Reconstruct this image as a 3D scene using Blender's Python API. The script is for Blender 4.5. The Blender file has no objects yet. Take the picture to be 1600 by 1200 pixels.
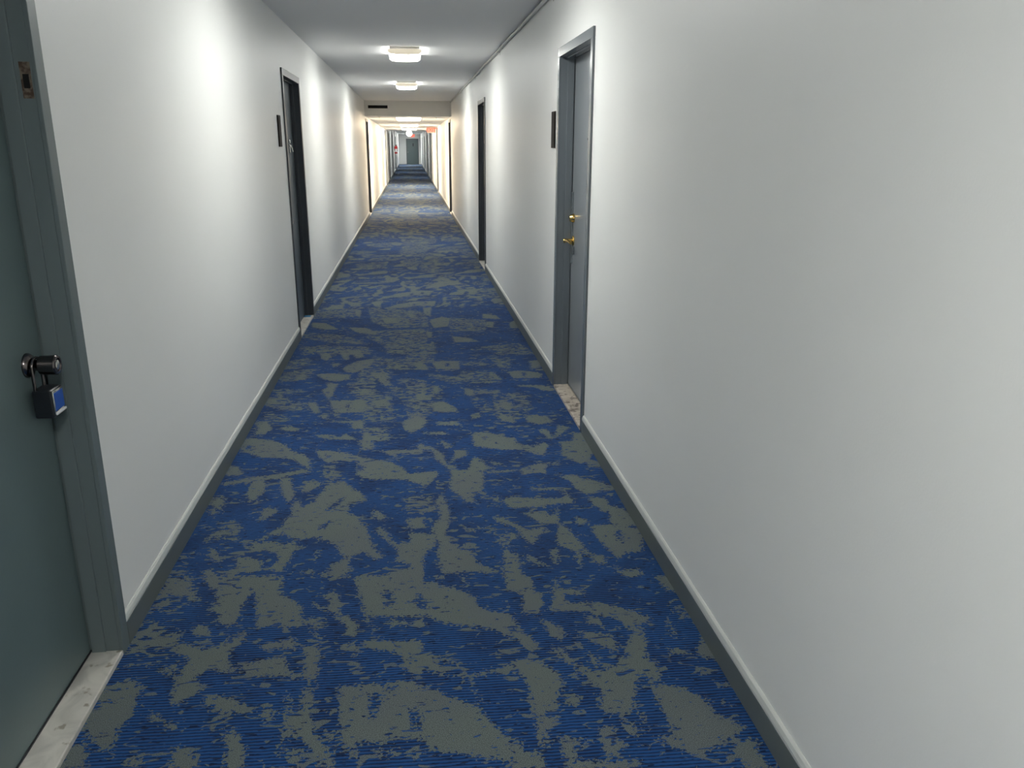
import bpy, bmesh, math, random
import numpy as np
from mathutils import Vector, Matrix

S = bpy.context.scene
COL = S.collection

# ------------------------------------------------------------ camera
CAMF, PITCH, YAW, ROLL, CAMH = 1269.1, math.radians(16.340), math.radians(6.929), math.radians(-0.212), 1.561
cam = bpy.data.cameras.new('camera'); cam.sensor_width = 36; cam.lens = CAMF/1600*36
cam.clip_start = .02; cam.clip_end = 300
cam_ob = bpy.data.objects.new('camera', cam); COL.objects.link(cam_ob)
_f = Vector((math.sin(YAW)*math.cos(PITCH), math.cos(YAW)*math.cos(PITCH), -math.sin(PITCH)))
_r = Vector((math.cos(YAW), -math.sin(YAW), 0)); _d = _f.cross(_r)
_r2 = _r*math.cos(ROLL) + _d*math.sin(ROLL); _d2 = _d*math.cos(ROLL) - _r*math.sin(ROLL)
_m = Matrix((_r2, -_d2, -_f)).transposed().to_4x4(); _m.translation = (0, 0, CAMH)
cam_ob.matrix_world = _m
S.camera = cam_ob

# ------------------------------------------------------------ world and exposure
w = bpy.data.worlds.new('world'); S.world = w; w.use_nodes = True
w.node_tree.nodes['Background'].inputs[0].default_value = (.5, .55, .6, 1)
w.node_tree.nodes['Background'].inputs[1].default_value = 0.0
vs = S.view_settings
vs.view_transform = 'Standard'; vs.look = 'None'; vs.gamma = 1; vs.use_curve_mapping = False
vs.exposure = 1.24

COOL = (.99, 1.0, .95); WARM = (1.0, .80, .56); NEUT = (.96, 1.0, .93)
# corridor luminaires: (y of near end, strength)
LAMPS = [(-.5, 23.0), (4.1, 16.5), (8.7, 18.0), (13.3, 22.0)]
LAMP_COL = COOL
TROFFERS = [(19.85, 1.8, 20.0), (26.4, 2.0, 20.0), (32.0, 2.4, 18.0)]
FAR_LAMPS = [(42.5, 19.0), (51.0, 20.0), (59.5, 26.0), (69.0, 75.0)]

# ------------------------------------------------------------ sizes (metres)
XL, XR, ZC = -.966, .925, 2.498
ZLOW, YH, YLOW1, YE = 2.18, 18.93, 37.15, 73.6
YB = -3.2

# ------------------------------------------------------------ materials
def newmat(name):
    m = bpy.data.materials.new(name); m.use_nodes = True
    nt = m.node_tree; b = nt.nodes['Principled BSDF']
    return m, nt, b
def N(nt, typ, **kw):
    n = nt.nodes.new(typ)
    for k, v in kw.items():
        if k.startswith('i_'): n.inputs[k[2:].replace('_', ' ')].default_value = v
        else: setattr(n, k, v)
    return n
def L(nt, a, b): nt.links.new(a, b)
def mapping(nt, scale=(1,1,1), coord='Object'):
    tc = N(nt, 'ShaderNodeTexCoord'); mp = N(nt, 'ShaderNodeMapping'); mp.inputs['Scale'].default_value = scale
    L(nt, tc.outputs[coord], mp.inputs['Vector']); return mp.outputs[0]
def math_(nt, op, a, b=None, clamp=False):
    n = N(nt, 'ShaderNodeMath', operation=op, use_clamp=clamp)
    for i, x in enumerate((a, b)):
        if x is None: continue
        if isinstance(x, (int, float)): n.inputs[i].default_value = x
        else: L(nt, x, n.inputs[i])
    return n.outputs[0]
def smooth(nt, x, lo, hi):
    n = N(nt, 'ShaderNodeMapRange', interpolation_type='SMOOTHSTEP')
    L(nt, x, n.inputs['Value']); n.inputs['From Min'].default_value = lo; n.inputs['From Max'].default_value = hi
    return n.outputs[0]
def mixc(nt, fac, a, b):
    n = N(nt, 'ShaderNodeMix', data_type='RGBA')
    if isinstance(fac, (int, float)): n.inputs[0].default_value = fac
    else: L(nt, fac, n.inputs[0])
    for i, x in ((6, a), (7, b)):
        if isinstance(x, tuple): n.inputs[i].default_value = (*x, 1)
        else: L(nt, x, n.inputs[i])
    return n.outputs[2]
def paint(name, col, rough=.4, bump=.15, scale=250, spec=.5, var=.03, metal=0):
    m, nt, b = newmat(name)
    v = mapping(nt)
    n1 = N(nt, 'ShaderNodeTexNoise'); n1.inputs['Scale'].default_value = 1.7; n1.inputs['Detail'].default_value = 3; L(nt, v, n1.inputs['Vector'])
    c2 = tuple(max(0, c*(1-var*2)) for c in col)
    L(nt, mixc(nt, n1.outputs['Fac'], col, c2), b.inputs['Base Color'])
    b.inputs['Roughness'].default_value = rough; b.inputs['Specular IOR Level'].default_value = spec; b.inputs['Metallic'].default_value = metal
    if bump:
        n2 = N(nt, 'ShaderNodeTexNoise'); n2.inputs['Scale'].default_value = scale; n2.inputs['Detail'].default_value = 2; L(nt, v, n2.inputs['Vector'])
        bp = N(nt, 'ShaderNodeBump'); bp.inputs['Strength'].default_value = bump; bp.inputs['Distance'].default_value = .001
        L(nt, n2.outputs['Fac'], bp.inputs['Height']); L(nt, bp.outputs[0], b.inputs['Normal'])
    return m
def emit(name, col, strength, base=(.8,.8,.8)):
    m, nt, b = newmat(name)
    b.inputs['Base Color'].default_value = (*base, 1); b.inputs['Roughness'].default_value = .4
    b.inputs['Emission Color'].default_value = (*col, 1); b.inputs['Emission Strength'].default_value = strength
    return m

M = {}
M['wall'] = paint('white satin wall paint', (.86, .865, .85), .46, .25, 160, .5, .02)
M['ceiling'] = paint('white flat ceiling paint', (.87, .865, .86), .6, .3, 120, .35, .02)
M['bead'] = paint('white trim paint', (.62, .64, .62), .4, .1)
M['grey_trim'] = paint('grey base board paint', (.125, .145, .147), .42, .1)
M['frame'] = paint('grey enamel door frame paint', (.15, .172, .19), .26, .25, 90, .6)
M['leaf'] = paint('grey enamel door paint', (.235, .258, .28), .3, .2, 60, .6)
M['leaf_dull'] = paint('dull green grey door paint', (.125, .172, .177), .38, .2, 60, .4)
M['frame_dull'] = paint('dull grey door frame paint', (.145, .180, .187), .4, .3, 90, .4)
M['leaf_dark'] = paint('charcoal door paint', (.052, .060, .070), .35, .15, 60, .5)
M['leaf_mid'] = paint('slate grey door paint', (.080, .098, .115), .35, .15, 60, .5)
M['brass'] = paint('polished brass', (.80, .55, .18), .18, 0, metal=1)
M['bronze'] = paint('dark nickel', (.16, .14, .14), .18, 0, metal=1)
M['chrome'] = paint('bright nickel', (.72, .70, .66), .16, 0, metal=1)
M['black'] = paint('black plastic', (.012, .015, .02), .35, 0)
M['dark'] = paint('dark void', (.004, .004, .004), .9, 0)
M['blue'] = paint('blue plastic label', (.015, .09, .42), .35, 0)
M['tape'] = paint('blue masking tape', (.08, .32, .60), .7, 0)
M['white'] = paint('white plastic', (.8, .8, .8), .35, 0)
M['plate'] = paint('dark brown sign plastic', (.014, .010, .009), .6, 0, spec=.08)
M['pipe'] = paint('painted conduit', (.50, .51, .50), .45, .1)
M['red'] = paint('fire red enamel', (.5, .02, .02), .3, 0)
M['exit_face'] = emit('lit exit sign face', (1, .22, .15), .40, (.7, .35, .3))
M['exit_letter'] = emit('lit exit sign letters', (1, .10, .05), .6, (.8, .1, .05))
M['exit_case'] = paint('cream exit sign housing', (.75, .68, .55), .4, 0)
M['lens'] = emit('lit lamp lens', LAMP_COL, 1)
M['cap'] = emit('lit translucent lamp end cap', (1, .88, .66), .22, (.6, .58, .5))
M['globe'] = emit('lit opal globe', (.95, .97, 1), 6)

def marble(name, base, vein, dirt, amount):
    m, nt, b = newmat(name)
    v = mapping(nt)
    n1 = N(nt, 'ShaderNodeTexNoise'); n1.inputs['Scale'].default_value = 9; n1.inputs['Detail'].default_value = 6; n1.inputs['Distortion'].default_value = 1.2; L(nt, v, n1.inputs['Vector'])
    n2 = N(nt, 'ShaderNodeTexNoise'); n2.inputs['Scale'].default_value = 26; n2.inputs['Detail'].default_value = 5; L(nt, v, n2.inputs['Vector'])
    c = mixc(nt, smooth(nt, n1.outputs['Fac'], .35, .7), base, vein)
    c = mixc(nt, smooth(nt, n2.outputs['Fac'], .62-amount*.2, .72-amount*.1), c, dirt)
    L(nt, c, b.inputs['Base Color']); b.inputs['Roughness'].default_value = .35
    return m
M['marble'] = marble('white marble sill', (.62, .60, .55), (.45, .44, .41), (.30, .27, .22), 0)
M['marble_worn'] = marble('worn stained marble sill', (.60, .54, .46), (.34, .29, .24), (.14, .11, .09), .5)

# carpet: the woven figure is carried as two signed-distance attributes, frayed by noise in the shader
def carpet():
    m, nt, b = newmat('blue and grey patterned loop carpet')
    v = mapping(nt)
    def noise(scale, vec_scale=(1,1,1), detail=2, dist=0.):
        n = N(nt, 'ShaderNodeTexNoise'); n.inputs['Scale'].default_value = scale; n.inputs['Detail'].default_value = detail; n.inputs['Distortion'].default_value = dist
        L(nt, mapping(nt, vec_scale) if vec_scale != (1,1,1) else v, n.inputs['Vector']); return n.outputs['Fac']
    g = N(nt, 'ShaderNodeAttribute', attribute_name='figure').outputs['Fac']
    mo = N(nt, 'ShaderNodeAttribute', attribute_name='mottle').outputs['Fac']
    fray = math_(nt, 'SUBTRACT', noise(75, (1,1.3,1), 5, .6), .5)
    gd = math_(nt, 'ADD', g, math_(nt, 'MULTIPLY', fray, .085))
    gm = smooth(nt, gd, -.0015, .002)
    # flecks of blue inside the grey
    fl = smooth(nt, noise(30, (1,2.0,1), 5, .4), .635, .66)
    gm = math_(nt, 'MULTIPLY', gm, math_(nt, 'SUBTRACT', 1, fl), True)
    # broken zones: ragged dashes of grey on blue
    md = math_(nt, 'ADD', mo, math_(nt, 'MULTIPLY', fray, .12))
    mm = math_(nt, 'MULTIPLY', smooth(nt, md, -.002, .003), smooth(nt, noise(17, (1,2.1,1), 7, 1.1), .485, .505))
    # faint stray grey wisps out in the blue
    ws = math_(nt, 'MULTIPLY', smooth(nt, noise(22, (1,1.6,1), 6, 1.2), .655, .69), smooth(nt, noise(3, (1,1,1), 2), .42, .6))
    # ragged dashes that break both colours up, in loose drifts
    drift = smooth(nt, noise(2.2, (1,1.2,1), 2, .5), .40, .62)
    dsh = noise(15, (1,2.0,1), 7, 1.0)
    thr = math_(nt, 'ADD', dsh, math_(nt, 'MULTIPLY', drift, .045))
    ws2 = smooth(nt, thr, .625, .64)
    cut = smooth(nt, thr, .375, .36)
    gm = math_(nt, 'MULTIPLY', gm, math_(nt, 'SUBTRACT', 1, math_(nt, 'MULTIPLY', cut, .9)), True)
    mask = math_(nt, 'MAXIMUM', math_(nt, 'MAXIMUM', gm, mm), math_(nt, 'MAXIMUM', math_(nt, 'MULTIPLY', ws, .7), math_(nt, 'MULTIPLY', ws2, .9)))
    # yarn
    yarn = noise(420, (1,1,1), 2)
    yarn2 = noise(150, (1,1,1), 3)
    grey = mixc(nt, smooth(nt, yarn, .33, .67), (.056, .074, .072), (.172, .203, .198))
    grey = mixc(nt, smooth(nt, yarn2, .66, .74), grey, (.035, .045, .06))
    grey = mixc(nt, smooth(nt, noise(2.3), .40, .62), grey, mixc(nt, smooth(nt, yarn, .33, .67), (.056, .072, .076), (.165, .192, .20)))
    # ribs: rows of loops across the corridor
    tc = N(nt, 'ShaderNodeTexCoord'); sx = N(nt, 'ShaderNodeSeparateXYZ'); L(nt, tc.outputs['Object'], sx.inputs[0])
    yy = math_(nt, 'ADD', sx.outputs['Y'], math_(nt, 'MULTIPLY', noise(14), .006))
    yy = math_(nt, 'ADD', yy, math_(nt, 'MULTIPLY', sx.outputs['X'], .025))
    rib = math_(nt, 'SINE', math_(nt, 'MULTIPLY', yy, 2*math.pi/.0125))
    ribn = smooth(nt, math_(nt, 'ADD', rib, math_(nt, 'MULTIPLY', math_(nt, 'SUBTRACT', noise(60, (1,2,1), 3), .5), 2.2)), -.9, .2)
    blue = mixc(nt, ribn, (.005, .024, .086), (.013, .070, .225))  # darker rib grooves: loop self-shadow mixed into the blue, with yarn striation
    blue = mixc(nt, smooth(nt, noise(5, (1,1,1), 3), .42, .66), blue, mixc(nt, ribn, (.006, .014, .050), (.010, .052, .175)))
    # navy dashes hugging the figure
    nd = math_(nt, 'MULTIPLY', smooth(nt, noise(24, (1,3.4,1), 4, .3), .60, .64), .8)
    blue = mixc(nt, nd, blue, (.005, .010, .035))
    L(nt, mixc(nt, mask, blue, grey), b.inputs['Base Color'])
    b.inputs['Roughness'].default_value = .95; b.inputs['Specular IOR Level'].default_value = .15
    b.inputs['Sheen Weight'].default_value = .05; b.inputs['Sheen Roughness'].default_value = .5
    h = math_(nt, 'ADD', math_(nt, 'MULTIPLY', yarn, .6), math_(nt, 'MULTIPLY', math_(nt, 'MULTIPLY', rib, math_(nt, 'SUBTRACT', 1, mask)), .35))
    h = math_(nt, 'ADD', h, math_(nt, 'MULTIPLY', mask, .5))
    bp = N(nt, 'ShaderNodeBump'); bp.inputs['Strength'].default_value = .7; bp.inputs['Distance'].default_value = .003
    L(nt, h, bp.inputs['Height']); L(nt, bp.outputs[0], b.inputs['Normal'])
    return m
M['carpet'] = carpet()

# ------------------------------------------------------------ mesh helpers
class MB:
    def __init__(s): s.bm = bmesh.new()
    def box(s, x0, x1, y0, y1, z0, z1, bev=0, seg=2):
        x0, x1 = min(x0,x1), max(x0,x1); y0, y1 = min(y0,y1), max(y0,y1)
        r = bmesh.ops.create_cube(s.bm, size=1)
        for v in r['verts']:
            v.co = Vector(((x0+x1)/2 + v.co.x*(x1-x0), (y0+y1)/2 + v.co.y*(y1-y0), (z0+z1)/2 + v.co.z*(z1-z0)))
        if bev:
            es = set(e for v in r['verts'] for e in v.link_edges)
            bmesh.ops.bevel(s.bm, geom=list(es), offset=bev, segments=seg, affect='EDGES', profile=.6)
        return s
    def lathe(s, prof, origin, axis, n=32, cap=True):
        # prof: (radius, distance along axis)
        a = Vector(axis).normalized(); t = Vector((0,0,1)) if abs(a.z) < .9 else Vector((1,0,0))
        u = a.cross(t).normalized(); v = a.cross(u); o = Vector(origin); rings = []
        for r, d in prof:
            rings.append([s.bm.verts.new(o + a*d + (u*math.cos(2*math.pi*k/n) + v*math.sin(2*math.pi*k/n))*max(r, 1e-5)) for k in range(n)])
        for A, B in zip(rings, rings[1:]):
            for k in range(n):
                s.bm.faces.new((A[k], A[(k+1)%n], B[(k+1)%n], B[k]))
        if cap:
            s.bm.faces.new(rings[0][::-1]); s.bm.faces.new(rings[-1])
        return s
    def tube(s, pts, rad, n=12, close=False):
        pts = [Vector(p) for p in pts]; rings = []
        rad = rad if isinstance(rad, (list, tuple)) else [rad]*len(pts)
        m = len(pts)
        ref = Vector((0,0,1))
        for i, p in enumerate(pts):
            if close: d = pts[(i+1)%m] - pts[i-1]
            else: d = pts[min(i+1, m-1)] - pts[max(i-1, 0)]
            d.normalize()
            r0 = ref if abs(d.dot(ref)) < .95 else Vector((0,1,0))
            if rings: r0 = prev
            u = (r0 - d*d.dot(r0)).normalized(); v = d.cross(u); prev = u
            rings.append([s.bm.verts.new(p + (u*math.cos(2*math.pi*k/n) + v*math.sin(2*math.pi*k/n))*rad[i]) for k in range(n)])
        pairs = list(zip(rings, rings[1:])) + ([(rings[-1], rings[0])] if close else [])
        for A, B in pairs:
            for k in range(n): s.bm.faces.new((A[k], A[(k+1)%n], B[(k+1)%n], B[k]))
        if not close:
            s.bm.faces.new(rings[0][::-1]); s.bm.faces.new(rings[-1])
        return s
    def build(s, name, mat, parent=None, origin=(0,0,0), smooth_=False):
        o = Vector(origin)
        if parent is not None: o = Vector(parent['_o'])
        for v in s.bm.verts: v.co -= o
        bmesh.ops.recalc_face_normals(s.bm, faces=s.bm.faces)
        me = bpy.data.meshes.new(name); s.bm.to_mesh(me); s.bm.free()
        me.materials.append(mat if not isinstance(mat, str) else M[mat])
        ob = bpy.data.objects.new(name, me); COL.objects.link(ob)
        ob['_o'] = list(o)
        if parent is not None: ob.parent = parent
        else: ob.location = o
        if smooth_:
            for p in me.polygons: p.use_smooth = True
            me.set_sharp_from_angle(angle=math.radians(35))
        return ob
def tag(o, label, cat, group=None, kind=None):
    o['label'] = label; o['category'] = cat
    if group: o['group'] = group
    if kind: o['kind'] = kind
    return o
def thing(name, label, cat, loc, group=None, kind=None):
    o = bpy.data.objects.new(name, None); COL.objects.link(o); o.location = loc; o['_o'] = list(loc)
    o.empty_display_size = .1
    return tag(o, label, cat, group, kind)

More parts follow.
